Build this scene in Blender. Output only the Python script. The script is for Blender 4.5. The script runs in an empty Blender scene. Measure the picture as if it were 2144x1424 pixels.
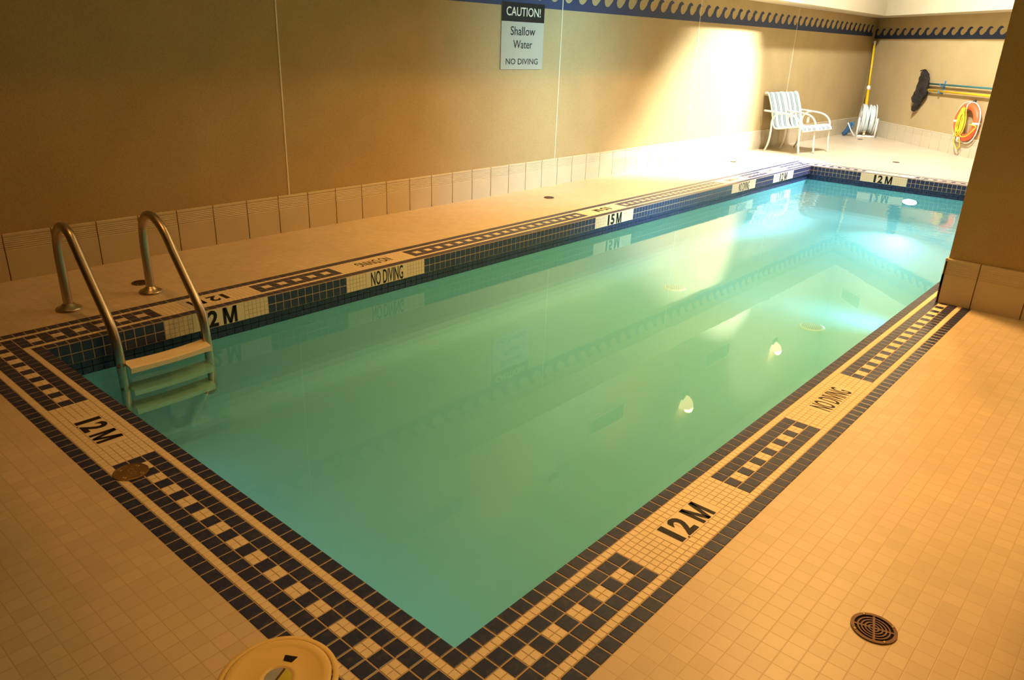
import bpy, math, random
from mathutils import Vector, Matrix
random.seed(7)
U = 0.0515                      # one 2-inch tile module in metres; the plan is drawn in tile units
PI = math.pi
SC = bpy.context.scene
COL = SC.collection

# ------------------------------------------------------------------ plan (tile units)
L = 53.7                        # pool width
YC = 184.0                      # pool length
XW = -78.06                     # left wall
YF = 292.14                     # left wall meets the slanted far wall here
XR, YN = 60.0, -60.0            # right and near walls
ZS, ZC = 40.0, 82.0             # underside of soffit, ceiling
XS, XSR, YSN, OF = -69.5, 13.0, -3.0, 8.5
WATER, PFLOOR = -3.5, -12.6
FE = Vector((1, -1, 0)).normalized()     # along far wall
FN = Vector((-1, -1, 0)).normalized()    # far wall normal, into the room
FC = Vector((XW, YF, 0))
def farp(s, z, d=0.0):
    return FC + FE * s + FN * d + Vector((0, 0, z))

# ------------------------------------------------------------------ camera
cd = bpy.data.cameras.new('camera'); cam = bpy.data.objects.new('camera', cd); COL.objects.link(cam)
cd.sensor_width = 36.0; cd.sensor_fit = 'HORIZONTAL'; cd.lens = 36.0 * 1587.727 / 2144.0
cd.clip_start = 0.02; cd.clip_end = 100
CAMR = [[0.7488525, 0.661816, 0.034922], [0.2680526, -0.2542713, -0.9292437], [-0.6061087, 0.7052274, -0.3678132]]
cam.matrix_world = Matrix((
    (CAMR[0][0], -CAMR[1][0], -CAMR[2][0], 20.7942 * U),
    (CAMR[0][1], -CAMR[1][1], -CAMR[2][1], -20.7273 * U),
    (CAMR[0][2], -CAMR[1][2], -CAMR[2][2], 28.0221 * U),
    (0, 0, 0, 1)))
SC.camera = cam

# ------------------------------------------------------------------ world, colour management
w = bpy.data.worlds.new('world'); SC.world = w; w.use_nodes = True
w.node_tree.nodes['Background'].inputs[0].default_value = (0.9, 0.75, 0.5, 1)
w.node_tree.nodes['Background'].inputs[1].default_value = 0.0
SC.view_settings.view_transform = 'Standard'; SC.view_settings.look = 'None'
SC.view_settings.gamma = 1.0; SC.view_settings.use_curve_mapping = False
SC.view_settings.exposure = 0.0
SC.cycles.use_denoising = True
SC.cycles.sample_clamp_indirect = 6.0
SC.cycles.max_bounces = 10; SC.cycles.diffuse_bounces = 3; SC.cycles.transparent_max_bounces = 16

# light levels (W); the lamps and added fills that carry them are built further down
WARM = (1.0, 0.51, 0.14)
P_DOWN_L, P_DOWN_R, P_SCONCE, P_FLOOD, P_FARDOWN, P_POOL, P_FILL_NEAR, P_FILL_COOL, P_FILL_AMBER, P_FILL_SIDE = 40.0, 89.0, 6.0, 7000.0, 8.0, 7.0, 0.9, 260.0, 12.0, 66.0

# ------------------------------------------------------------------ materials
def nodes(name):
    m = bpy.data.materials.new(name); m.use_nodes = True
    nt = m.node_tree; b = nt.nodes['Principled BSDF']
    return m, nt, b
def N(nt, t, **kw):
    n = nt.nodes.new(t)
    for k, v in kw.items():
        if k.startswith('i_'): n.inputs[int(k[2:])].default_value = v
        else: setattr(n, k, v)
    return n
def plain(name, c, rough=0.5, metal=0.0, spec=0.5, var=0.0, scale=20.0, bump=0.0, emit=None, estr=0.0):
    m, nt, b = nodes(name)
    b.inputs['Base Color'].default_value = (*c, 1); b.inputs['Roughness'].default_value = rough
    b.inputs['Metallic'].default_value = metal; b.inputs['Specular IOR Level'].default_value = spec
    if var or bump:
        tc = N(nt, 'ShaderNodeTexCoord'); no = N(nt, 'ShaderNodeTexNoise')
        no.inputs['Scale'].default_value = scale; no.inputs['Detail'].default_value = 4
        nt.links.new(tc.outputs['Object'], no.inputs['Vector'])
        if var:
            mx = N(nt, 'ShaderNodeMix', data_type='RGBA')
            mx.inputs[6].default_value = tuple(max(0, x * (1 - var)) for x in c) + (1,)
            mx.inputs[7].default_value = tuple(min(1, x * (1 + var)) for x in c) + (1,)
            nt.links.new(no.outputs['Fac'], mx.inputs[0]); nt.links.new(mx.outputs[2], b.inputs['Base Color'])
        if bump:
            bp = N(nt, 'ShaderNodeBump'); bp.inputs['Strength'].default_value = bump; bp.inputs['Distance'].default_value = 0.004
            nt.links.new(no.outputs['Fac'], bp.inputs['Height']); nt.links.new(bp.outputs['Normal'], b.inputs['Normal'])
    if emit:
        b.inputs['Emission Color'].default_value = (*emit, 1); b.inputs['Emission Strength'].default_value = estr
    return m
def stucco(name, c, bump=0.55):
    m, nt, b = nodes(name)
    tc = N(nt, 'ShaderNodeTexCoord')
    n1 = N(nt, 'ShaderNodeTexNoise'); n1.inputs['Scale'].default_value = 130; n1.inputs['Detail'].default_value = 5; n1.inputs['Roughness'].default_value = 0.7
    n2 = N(nt, 'ShaderNodeTexNoise'); n2.inputs['Scale'].default_value = 2.2; n2.inputs['Detail'].default_value = 3
    for n in (n1, n2): nt.links.new(tc.outputs['Object'], n.inputs['Vector'])
    mx = N(nt, 'ShaderNodeMix', data_type='RGBA')
    mx.inputs[6].default_value = tuple(x * 0.55 for x in c) + (1,); mx.inputs[7].default_value = tuple(min(1, x * 1.42) for x in c) + (1,)
    ad = N(nt, 'ShaderNodeMath', operation='ADD'); m1 = N(nt, 'ShaderNodeMath', operation='MULTIPLY'); m1.inputs[1].default_value = 0.75
    m2 = N(nt, 'ShaderNodeMath', operation='MULTIPLY'); m2.inputs[1].default_value = 0.25
    nt.links.new(n1.outputs['Fac'], m1.inputs[0]); nt.links.new(n2.outputs['Fac'], m2.inputs[0])
    nt.links.new(m1.outputs[0], ad.inputs[0]); nt.links.new(m2.outputs[0], ad.inputs[1])
    nt.links.new(ad.outputs[0], mx.inputs[0]); nt.links.new(mx.outputs[2], b.inputs['Base Color'])
    bp = N(nt, 'ShaderNodeBump'); bp.inputs['Strength'].default_value = bump; bp.inputs['Distance'].default_value = 0.006
    nt.links.new(n1.outputs['Fac'], bp.inputs['Height']); nt.links.new(bp.outputs['Normal'], b.inputs['Normal'])
    b.inputs['Roughness'].default_value = 0.85; b.inputs['Specular IOR Level'].default_value = 0.2
    return m
def tilegrid(name, c, grout, pitch, rough=0.35, gw=0.035, var=0.07):
    """square tiles in the XY plane: grout lines, a tone per tile, shallow joints"""
    m, nt, b = nodes(name)
    tc = N(nt, 'ShaderNodeTexCoord'); sp = N(nt, 'ShaderNodeSeparateXYZ'); nt.links.new(tc.outputs['Object'], sp.inputs[0])
    fl, ed = [], []
    for k in range(2):
        d = N(nt, 'ShaderNodeMath', operation='DIVIDE'); d.inputs[1].default_value = pitch; nt.links.new(sp.outputs[k], d.inputs[0])
        f = N(nt, 'ShaderNodeMath', operation='FLOOR'); nt.links.new(d.outputs[0], f.inputs[0]); fl.append(f)
        fr = N(nt, 'ShaderNodeMath', operation='FRACT'); nt.links.new(d.outputs[0], fr.inputs[0])
        s = N(nt, 'ShaderNodeMath', operation='SUBTRACT'); s.inputs[1].default_value = 0.5; nt.links.new(fr.outputs[0], s.inputs[0])
        a = N(nt, 'ShaderNodeMath', operation='ABSOLUTE'); nt.links.new(s.outputs[0], a.inputs[0]); ed.append(a)
    mxm = N(nt, 'ShaderNodeMath', operation='MAXIMUM'); nt.links.new(ed[0].outputs[0], mxm.inputs[0]); nt.links.new(ed[1].outputs[0], mxm.inputs[1])
    mr = N(nt, 'ShaderNodeMapRange', interpolation_type='SMOOTHSTEP'); mr.inputs[1].default_value = 0.5 - gw * 1.6; mr.inputs[2].default_value = 0.5 - gw * 0.4
    nt.links.new(mxm.outputs[0], mr.inputs[0])
    cb = N(nt, 'ShaderNodeCombineXYZ'); nt.links.new(fl[0].outputs[0], cb.inputs[0]); nt.links.new(fl[1].outputs[0], cb.inputs[1])
    wn = N(nt, 'ShaderNodeTexWhiteNoise', noise_dimensions='2D'); nt.links.new(cb.outputs[0], wn.inputs['Vector'])
    tone = N(nt, 'ShaderNodeMix', data_type='RGBA')
    tone.inputs[6].default_value = tuple(x * (1 - var) for x in c) + (1,); tone.inputs[7].default_value = tuple(min(1, x * (1 + var)) for x in c) + (1,)
    nt.links.new(wn.outputs['Value'], tone.inputs[0])
    big = N(nt, 'ShaderNodeTexNoise'); big.inputs['Scale'].default_value = 1.3; big.inputs['Detail'].default_value = 3; nt.links.new(tc.outputs['Object'], big.inputs['Vector'])
    bm = N(nt, 'ShaderNodeMapRange'); bm.inputs[1].default_value = 0.3; bm.inputs[2].default_value = 0.7; bm.inputs[3].default_value = 0.9; bm.inputs[4].default_value = 1.06; nt.links.new(big.outputs['Fac'], bm.inputs[0])
    vm = N(nt, 'ShaderNodeVectorMath', operation='SCALE'); nt.links.new(tone.outputs[2], vm.inputs[0]); nt.links.new(bm.outputs[0], vm.inputs['Scale'])
    fin = N(nt, 'ShaderNodeMix', data_type='RGBA'); fin.inputs[7].default_value = (*grout, 1)
    nt.links.new(mr.outputs[0], fin.inputs[0]); nt.links.new(vm.outputs[0], fin.inputs[6]); nt.links.new(fin.outputs[2], b.inputs['Base Color'])
    inv = N(nt, 'ShaderNodeMath', operation='SUBTRACT'); inv.inputs[0].default_value = 1.0; nt.links.new(mr.outputs[0], inv.inputs[1])
    bp = N(nt, 'ShaderNodeBump'); bp.inputs['Strength'].default_value = 0.22; bp.inputs['Distance'].default_value = 0.001
    nt.links.new(inv.outputs[0], bp.inputs['Height']); nt.links.new(bp.outputs['Normal'], b.inputs['Normal'])
    b.inputs['Roughness'].default_value = rough; b.inputs['Specular IOR Level'].default_value = 0.6
    return m
def navy(name):
    m, nt, b = nodes(name)
    tc = N(nt, 'ShaderNodeTexCoord')
    n1 = N(nt, 'ShaderNodeTexNoise'); n1.inputs['Scale'].default_value = 45; n1.inputs['Detail'].default_value = 6; n1.inputs['Distortion'].default_value = 1.2
    nt.links.new(tc.outputs['Object'], n1.inputs['Vector'])
    mr = N(nt, 'ShaderNodeMapRange'); mr.inputs[1].default_value = 0.52; mr.inputs[2].default_value = 0.85; nt.links.new(n1.outputs['Fac'], mr.inputs[0])
    mx = N(nt, 'ShaderNodeMix', data_type='RGBA'); mx.inputs[6].default_value = (0.014, 0.026, 0.10, 1); mx.inputs[7].default_value = (0.08, 0.07, 0.12, 1)
    nt.links.new(mr.outputs[0], mx.inputs[0]); nt.links.new(mx.outputs[2], b.inputs['Base Color'])
    b.inputs['Roughness'].default_value = 0.30; b.inputs['Specular IOR Level'].default_value = 0.5
    return m
M = {}
M['wall'] = stucco('tan_wallcovering', (0.47, 0.355, 0.175))
M['bounce_cut'] = plain('dark_unseen_wall', (0.11, 0.06, 0.03), 0.6, var=0.2, scale=3)  # unseen walls, coloured dark to hold back bounced light
M['soffit'] = stucco('cream_plaster', (0.58, 0.51, 0.35), 0.12)
M['ceiling'] = plain('ceiling_paint', (0.72, 0.66, 0.50), 0.9, var=0.04, scale=3)
M['floor'] = tilegrid('cream_deck_tile', (0.66, 0.555, 0.40), (0.55, 0.43, 0.28), U, var=0.05, gw=0.028)
M['navy'] = navy('navy_glazed_tile')
M['cream'] = plain('cream_mosaic', (0.78, 0.68, 0.50), 0.35, var=0.06, scale=9)
M['grout'] = plain('sandy_grout', (0.52, 0.40, 0.25), 0.85, var=0.12, scale=30)
M['base'] = plain('baseboard_tile', (0.60, 0.52, 0.36), 0.45, var=0.09, scale=5)
M['joint'] = plain('dark_joint', (0.20, 0.13, 0.06), 0.9)
M['plaster'] = plain('pool_plaster', (0.40, 0.59, 0.62), 0.7, var=0.04, scale=2)
M['white_line'] = plain('joint_strip', (0.78, 0.72, 0.55), 0.6)
M['border'] = plain('navy_border_paint', (0.014, 0.034, 0.105), 0.6, var=0.15, scale=30)
M['black'] = plain('black_lettering', (0.010, 0.009, 0.009), 0.5, spec=0.25)
M['signwhite'] = plain('sign_white', (0.44, 0.44, 0.36), 0.4, spec=0.3)
M['signtext'] = plain('sign_cream_text', (0.80, 0.78, 0.62), 0.4)
M['steel'] = plain('brushed_steel', (0.48, 0.42, 0.34), 0.32, 1.0, var=0.10, scale=25, bump=0.03)
M['rust'] = plain('rusty_bolt', (0.20, 0.07, 0.03), 0.8, 0.3, var=0.3, scale=60)
M['tread'] = plain('cream_plastic_tread', (0.78, 0.70, 0.48), 0.5, var=0.05, scale=40)
M['iron'] = plain('brown_iron_grate', (0.13, 0.075, 0.05), 0.45, 0.6, var=0.35, scale=50)
M['void'] = plain('dark_hole_shade', (0.006, 0.004, 0.003), 0.95)  # flat near-black standing for the shade inside drains and finger slot
M['brass'] = plain('tarnished_brass', (0.24, 0.16, 0.075), 0.45, 0.7, var=0.35, scale=60, bump=0.2)
M['brasshi'] = plain('worn_brass_lettering', (0.46, 0.34, 0.16), 0.4, 0.7)
M['lid'] = plain('yellowed_plastic', (0.80, 0.60, 0.22), 0.4, var=0.05, scale=12)
M['sticker_grey'] = plain('sticker_grey', (0.35, 0.38, 0.42), 0.3, var=0.2, scale=40)
M['sticker_green'] = plain('sticker_lime', (0.52, 0.50, 0.06), 0.3, var=0.15, scale=40)
M['sticker_brown'] = plain('sticker_brown', (0.09, 0.04, 0.02), 0.4)
M['frame_white'] = plain('cream_tube_paint', (0.78, 0.74, 0.62), 0.4)
M['plastic_white'] = plain('white_plastic', (0.80, 0.79, 0.74), 0.4)
M['hose'] = plain('pale_blue_hose', (0.62, 0.72, 0.74), 0.45, var=0.05, scale=30)
M['yellow'] = plain('yellow_pole', (0.83, 0.55, 0.015), 0.35)
M['teal'] = plain('teal_pole', (0.03, 0.19, 0.22), 0.35)
M['bluehook'] = plain('blue_plastic', (0.06, 0.22, 0.42), 0.4)
M['bluebrush'] = plain('blue_brush', (0.025, 0.09, 0.20), 0.5, var=0.2, scale=60)
M['orange'] = plain('orange_foam', (0.86, 0.13, 0.035), 0.45, var=0.06, scale=14)
M['rope_y'] = plain('yellow_rope', (0.86, 0.56, 0.03), 0.6, bump=0.3, scale=400)
M['rope_w'] = plain('white_rope', (0.78, 0.74, 0.64), 0.7)
M['plate'] = plain('white_cover_plate', (0.80, 0.79, 0.74), 0.4)
M['ventpaint'] = plain('vent_paint', (0.46, 0.52, 0.52), 0.4)
M['drainwhite'] = plain('pool_drain_cover', (0.10, 0.20, 0.18), 0.6)
M['lens'] = plain('lamp_lens', (0.9, 0.85, 0.7), 0.4, emit=(1.0, 0.72, 0.38), estr=6.0)
M['coollens'] = plain('flood_lens', (0.9, 0.9, 0.9), 0.4, emit=(1.0, 0.97, 0.86), estr=20.0)
M['poollens'] = plain('pool_light_lens', (0.9, 0.9, 0.85), 0.3, emit=(1.0, 0.93, 0.74), estr=14.0)
M['shade_lit'] = plain('lit_glass_bowl', (0.85, 0.75, 0.55), 0.3, emit=(1.0, 0.66, 0.30), estr=5.0)
M['shade_off'] = plain('glass_bowl', (0.75, 0.68, 0.52), 0.3)
M['darkmetal'] = plain('dark_fixture_metal', (0.08, 0.075, 0.07), 0.5, 0.5)

def net_mat():
    m, nt, b = nodes('black_net_mesh')
    b.inputs['Base Color'].default_value = (0.018, 0.013, 0.009, 1); b.inputs['Roughness'].default_value = 0.9
    tc = N(nt, 'ShaderNodeTexCoord'); no = N(nt, 'ShaderNodeTexNoise'); no.inputs['Scale'].default_value = 22; nt.links.new(tc.outputs['Object'], no.inputs['Vector'])
    mr = N(nt, 'ShaderNodeMapRange'); mr.inputs[1].default_value = 0.42; mr.inputs[2].default_value = 0.75; mr.inputs[3].default_value = 0.94; mr.inputs[4].default_value = 0.62
    nt.links.new(no.outputs['Fac'], mr.inputs[0]); nt.links.new(mr.outputs[0], b.inputs['Alpha'])
    return m
M['net'] = net_mat()

def stripes():
    m, nt, b = nodes('striped_sling')
    tc = N(nt, 'ShaderNodeTexCoord'); sp = N(nt, 'ShaderNodeSeparateXYZ'); nt.links.new(tc.outputs['Object'], sp.inputs[0])
    ad = N(nt, 'ShaderNodeMath', operation='ADD'); ad.inputs[1].default_value = 0.0; nt.links.new(sp.outputs[1], ad.inputs[0])
    d = N(nt, 'ShaderNodeMath', operation='DIVIDE'); d.inputs[1].default_value = 2.72 * U; nt.links.new(ad.outputs[0], d.inputs[0])
    fr = N(nt, 'ShaderNodeMath', operation='FRACT'); nt.links.new(d.outputs[0], fr.inputs[0])
    cr = N(nt, 'ShaderNodeValToRGB'); cr.color_ramp.interpolation = 'CONSTANT'
    W_, G_, T_ = (0.80, 0.79, 0.76, 1), (0.13, 0.16, 0.18, 1), (0.20, 0.33, 0.34, 1)
    e = cr.color_ramp.elements
    e[0].position = 0; e[0].color = W_; e[1].position = 0.30; e[1].color = G_
    for p, c in ((0.40, T_), (0.54, W_), (0.58, T_), (0.66, G_), (0.76, W_)):
        q = e.new(p); q.color = c
    nt.links.new(fr.outputs[0], cr.inputs[0]); nt.links.new(cr.outputs[0], b.inputs['Base Color'])
    b.inputs['Roughness'].default_value = 0.75
    return m
M['stripe'] = stripes()

def water_mat():
    m = bpy.data.materials.new('pool_water_surface'); m.use_nodes = True; nt = m.node_tree
    nt.nodes.remove(nt.nodes['Principled BSDF']); out = nt.nodes['Material Output']
    tr = N(nt, 'ShaderNodeBsdfTransparent'); tr.inputs[0].default_value = (0.52, 0.83, 0.91, 1)
    gl = N(nt, 'ShaderNodeBsdfGlossy'); gl.inputs['Roughness'].default_value = 0.015; gl.inputs['Color'].default_value = (1, 1, 1, 1)
    fr = N(nt, 'ShaderNodeFresnel'); fr.inputs['IOR'].default_value = 1.33
    mx = N(nt, 'ShaderNodeMixShader')
    tc = N(nt, 'ShaderNodeTexCoord')
    n1 = N(nt, 'ShaderNodeTexNoise'); n1.inputs['Scale'].default_value = 2.3; n1.inputs['Detail'].default_value = 1.5
    n2 = N(nt, 'ShaderNodeTexNoise'); n2.inputs['Scale'].default_value = 9.0; n2.inputs['Detail'].default_value = 2.0; n2.inputs['Distortion'].default_value = 0.6
    for n in (n1, n2): nt.links.new(tc.outputs['Object'], n.inputs['Vector'])
    # ripples are stronger towards the far end, where the water enters the pool
    sp = N(nt, 'ShaderNodeSeparateXYZ'); nt.links.new(tc.outputs['Object'], sp.inputs[0])
    rg = N(nt, 'ShaderNodeMapRange', interpolation_type='SMOOTHSTEP'); rg.inputs[1].default_value = 95 * U; rg.inputs[2].default_value = 172 * U; rg.inputs[3].default_value = 0.02; rg.inputs[4].default_value = 1.0
    nt.links.new(sp.outputs[1], rg.inputs[0])
    mu = N(nt, 'ShaderNodeMath', operation='MULTIPLY'); nt.links.new(n2.outputs['Fac'], mu.inputs[0]); nt.links.new(rg.outputs[0], mu.inputs[1])
    m1 = N(nt, 'ShaderNodeMath', operation='MULTIPLY'); m1.inputs[1].default_value = 0.30; nt.links.new(n1.outputs['Fac'], m1.inputs[0])
    ad = N(nt, 'ShaderNodeMath', operation='ADD'); nt.links.new(mu.outputs[0], ad.inputs[0]); nt.links.new(m1.outputs[0], ad.inputs[1])
    bp = N(nt, 'ShaderNodeBump'); bp.inputs['Strength'].default_value = 0.5; bp.inputs['Distance'].default_value = 0.0035
    nt.links.new(ad.outputs[0], bp.inputs['Height'])
    nt.links.new(bp.outputs['Normal'], gl.inputs['Normal']); nt.links.new(bp.outputs['Normal'], fr.inputs['Normal'])
    nt.links.new(fr.outputs[0], mx.inputs[0]); nt.links.new(tr.outputs[0], mx.inputs[1]); nt.links.new(gl.outputs[0], mx.inputs[2])
    nt.links.new(mx.outputs[0], out.inputs['Surface'])
    return m
M['water'] = water_mat()

# ------------------------------------------------------------------ mesh helpers (tile units in, metres out)
class MB:
    def __init__(s): s.v, s.f, s.m, s.sm = [], [], [], []
    def face(s, pts, mi=0, smooth=False):
        i = len(s.v); s.v += [tuple(p) for p in pts]; s.f.append(tuple(range(i, i + len(pts)))); s.m.append(mi); s.sm.append(smooth)
    def add(s, vs, fs, mi=0, smooth=False):
        i = len(s.v); s.v += [tuple(p) for p in vs]
        for f in fs: s.f.append(tuple(i + k for k in f)); s.m.append(mi); s.sm.append(smooth)
    def box(s, a, b, mi=0):
        x0, y0, z0 = a; x1, y1, z1 = b
        vs = [(x, y, z) for z in (z0, z1) for y in (y0, y1) for x in (x0, x1)]
        s.add(vs, [(0, 2, 3, 1), (4, 5, 7, 6), (0, 1, 5, 4), (2, 6, 7, 3), (0, 4, 6, 2), (1, 3, 7, 5)], mi)
    def obox(s, O, u, v, n, a, b, mi=0):
        O, u, v, n = map(Vector, (O, u, v, n))
        vs = [O + u * x + v * y + n * z for z in (a[2], b[2]) for y in (a[1], b[1]) for x in (a[0], b[0])]
        s.add(vs, [(0, 2, 3, 1), (4, 5, 7, 6), (0, 1, 5, 4), (2, 6, 7, 3), (0, 4, 6, 2), (1, 3, 7, 5)], mi)
    def prism(s, pts, z0, z1, mi=0):
        n = len(pts); vs = [(x, y, z0) for x, y in pts] + [(x, y, z1) for x, y in pts]
        s.add(vs, [tuple(range(n))[::-1], tuple(range(n, 2 * n))] + [(i, (i + 1) % n, n + (i + 1) % n, n + i) for i in range(n)], mi)
    def tile(s, O, u, v, n, a0, a1, b0, b1, mi=0, g=0.045, h=0.03, ch=0.035):
        """one glazed tile: a low pillowed slab standing h above the bed"""
        O, u, v, n = map(Vector, (O, u, v, n))
        a0 += g; a1 -= g; b0 += g; b1 -= g
        P = lambda a, b, z: O + u * a + v * b + n * z
        r = [(a0, b0), (a1, b0), (a1, b1), (a0, b1)]; q = [(a0 + ch, b0 + ch), (a1 - ch, b0 + ch), (a1 - ch, b1 - ch), (a0 + ch, b1 - ch)]
        vs = [P(a, b, 0) for a, b in r] + [P(a, b, h * .6) for a, b in r] + [P(a, b, h) for a, b in q]
        fs = [(8, 9, 10, 11)]
        for i in range(4):
            j = (i + 1) % 4; fs += [(i, j, 4 + j, 4 + i), (4 + i, 4 + j, 8 + j, 8 + i)]
        if u.cross(v).dot(n) < 0: fs = [f[::-1] for f in fs]
        s.add(vs, fs, mi)
    def tube(s, pts, r, mi=0, seg=12, closed=False, caps=True, smooth=True):
        P = [Vector(p) for p in pts]; n = len(P)
        R = r if isinstance(r, (list, tuple)) else [r] * n
        T = []
        for i in range(n):
            a = P[(i - 1) % n] if (closed or i > 0) else P[i]; b = P[(i + 1) % n] if (closed or i < n - 1) else P[i]
            T.append((b - a).normalized())
        up = Vector((0, 0, 1)) if abs(T[0].z) < 0.9 else Vector((1, 0, 0))
        nx = (up - T[0] * up.dot(T[0])).normalized(); vs = []
        for i in range(n):
            nx = (nx - T[i] * nx.dot(T[i])).normalized(); ny = T[i].cross(nx)
            for k in range(seg):
                a = 2 * PI * k / seg; vs.append(P[i] + (nx * math.cos(a) + ny * math.sin(a)) * R[i])
        fs = []
        for i in range(n if closed else n - 1):
            j = (i + 1) % n
            for k in range(seg): l = (k + 1) % seg; fs.append((i * seg + k, i * seg + l, j * seg + l, j * seg + k))
        s.add(vs, fs, mi, smooth)
        if caps and not closed:
            i0 = len(s.v) - len(vs); s.f.append(tuple(i0 + k for k in range(seg))[::-1]); s.m.append(mi); s.sm.append(False)
            s.f.append(tuple(i0 + (n - 1) * seg + k for k in range(seg))); s.m.append(mi); s.sm.append(False)
    def lathe(s, prof, O=(0, 0, 0), ax=(0, 0, 1), seg=32, mi=0, a0=0.0, a1=2 * PI, smooth=True, ref=None):
        O, ax = Vector(O), Vector(ax).normalized()
        rf = Vector(ref) if ref else (Vector((1, 0, 0)) if abs(ax.x) < 0.9 else Vector((0, 1, 0)))
        e1 = (rf - ax * rf.dot(ax)).normalized(); e2 = ax.cross(e1)
        full = abs(a1 - a0 - 2 * PI) < 1e-6; m = seg if full else seg + 1
        vs = [O + ax * h + (e1 * math.cos(a0 + (a1 - a0) * k / seg) + e2 * math.sin(a0 + (a1 - a0) * k / seg)) * r for r, h in prof for k in range(m)]
        fs = []
        for i in range(len(prof) - 1):
            for k in range(seg):
                l = (k + 1) % m if full else k + 1
                fs.append((i * m + k, i * m + l, (i + 1) * m + l, (i + 1) * m + k))
        s.add(vs, fs, mi, smooth)
    def torus(s, O, ax, R, r, seg=40, sg=12, mi=0, squash=1.0):
        prof = [(R + r * math.cos(2 * PI * i / sg), squash * r * math.sin(2 * PI * i / sg)) for i in range(sg + 1)]
        s.lathe(prof, O, ax, seg, mi)
    def build(s, name, mats, parent=None, origin=None):
        if not isinstance(mats, (list, tuple)): mats = [mats]
        o3 = Vector(origin) if origin else Vector((0, 0, 0))
        me = bpy.data.meshes.new(name)
        me.from_pydata([tuple((Vector(p) - o3) * U) for p in s.v], [], s.f)
        for k in mats: me.materials.append(M[k] if isinstance(k, str) else k)
        me.polygons.foreach_set('material_index', s.m); me.polygons.foreach_set('use_smooth', s.sm); me.update()
        o = bpy.data.objects.new(name, me); COL.objects.link(o)
        if parent: o.parent = parent
        elif origin: o.location = o3 * U
        return o
def tag(o, label=None, cat=None, group=None, kind=None):
    for k, v in (('label', label), ('category', cat), ('group', group), ('kind', kind)):
        if v: o[k] = v
    return o
def thing(name, loc, label, cat, group=None, rz=0.0):
    o = bpy.data.objects.new(name, None); COL.objects.link(o); o.empty_display_size = 0.05
    o.location = Vector(loc) * U; o.rotation_euler = (0, 0, rz)
    return tag(o, label, cat, group)
def struct(mb, name, mats):
    return tag(mb.build(name, mats), kind='structure')
def light(name, kind, loc, power, color, parent=None, origin=(0, 0, 0), target=None, **kw):
    d = bpy.data.lights.new(name, kind); d.energy = power; d.color = color
    for k, v in kw.items(): setattr(d, k, v)
    o = bpy.data.objects.new(name, d); COL.objects.link(o)
    p = Vector(loc); o.location = (p - Vector(origin)) * U
    if target is not None: o.rotation_euler = (Vector(target) - p).to_track_quat('-Z', 'Y').to_euler()
    if parent: o.parent = parent
    return o
def text_polys(body, bold=0.0):
    """2D outline mesh of a string, normalised to the unit square"""
    cu = bpy.data.curves.new('t', 'FONT'); cu.body = body; cu.offset = bold; cu.resolution_u = 3
    ob = bpy.data.objects.new('t', cu); COL.objects.link(ob)
    dg = bpy.context.evaluated_depsgraph_get(); me = bpy.data.meshes.new_from_object(ob.evaluated_get(dg))
    V = [tuple(v.co) for v in me.vertices]; F = [tuple(p.vertices) for p in me.polygons]
    bpy.data.objects.remove(ob); bpy.data.curves.remove(cu); bpy.data.meshes.remove(me)
    x0, x1 = min(v[0] for v in V), max(v[0] for v in V); y0, y1 = min(v[1] for v in V), max(v[1] for v in V)
    return [((v[0] - x0) / (x1 - x0), (v[1] - y0) / (y1 - y0)) for v in V], F
def lettering(mb, body, O, u, v, n, wdt, hgt, mi=0, bold=0.0, lift=0.02):
    V, F = text_polys(body, bold); O, u, v, n = map(Vector, (O, u, v, n))
    flip = u.cross(v).dot(n) < 0
    mb.add([O + u * (a * wdt) + v * (b * hgt) + n * lift for a, b in V], [f[::-1] if flip else f for f in F], mi)

X, Y, Z = Vector((1, 0, 0)), Vector((0, 1, 0)), Vector((0, 0, 1))

# ------------------------------------------------------------------ room shell
mb = MB(); B = 6.0
for poly in ([(XW, YN), (XR, YN), (XR, -B), (XW, -B)], [(XW, -B), (-L - B, -B), (-L - B, YC + B), (XW, YC + B)],
             [(B, -B), (XR, -B), (XR, 154.08), (24.08, YC + B), (B, YC + B)], [(XW, YC + B), (24.08, YC + B), (XW, YF)]):
    mb.face([(x, y, 0) for x, y in poly])
struct(mb, 'floor', 'floor')
T = 4.0
mb = MB(); mb.box((XW - T, YN - T, -1), (XW, YF + 12, ZC)); struct(mb, 'wall_left', 'wall')
mb = MB(); mb.obox(FC, FE, -FN, Z, (-4, 0, -1), (196, T, ZC)); struct(mb, 'wall_far', 'wall')
mb = MB(); mb.box((XR, YN - T, -1), (XR + T, 160, ZC)); struct(mb, 'wall_right', 'bounce_cut')
mb = MB(); mb.box((XW, YN - T, -1), (XR, YN, ZC)); struct(mb, 'wall_near', 'bounce_cut')
mb = MB(); mb.prism([(XW - T, YN - T), (XR + T, YN - T), (XR + T, 160), (XW - T, YF + 14)], ZC, ZC + 3); struct(mb, 'ceiling', 'ceiling')
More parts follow.
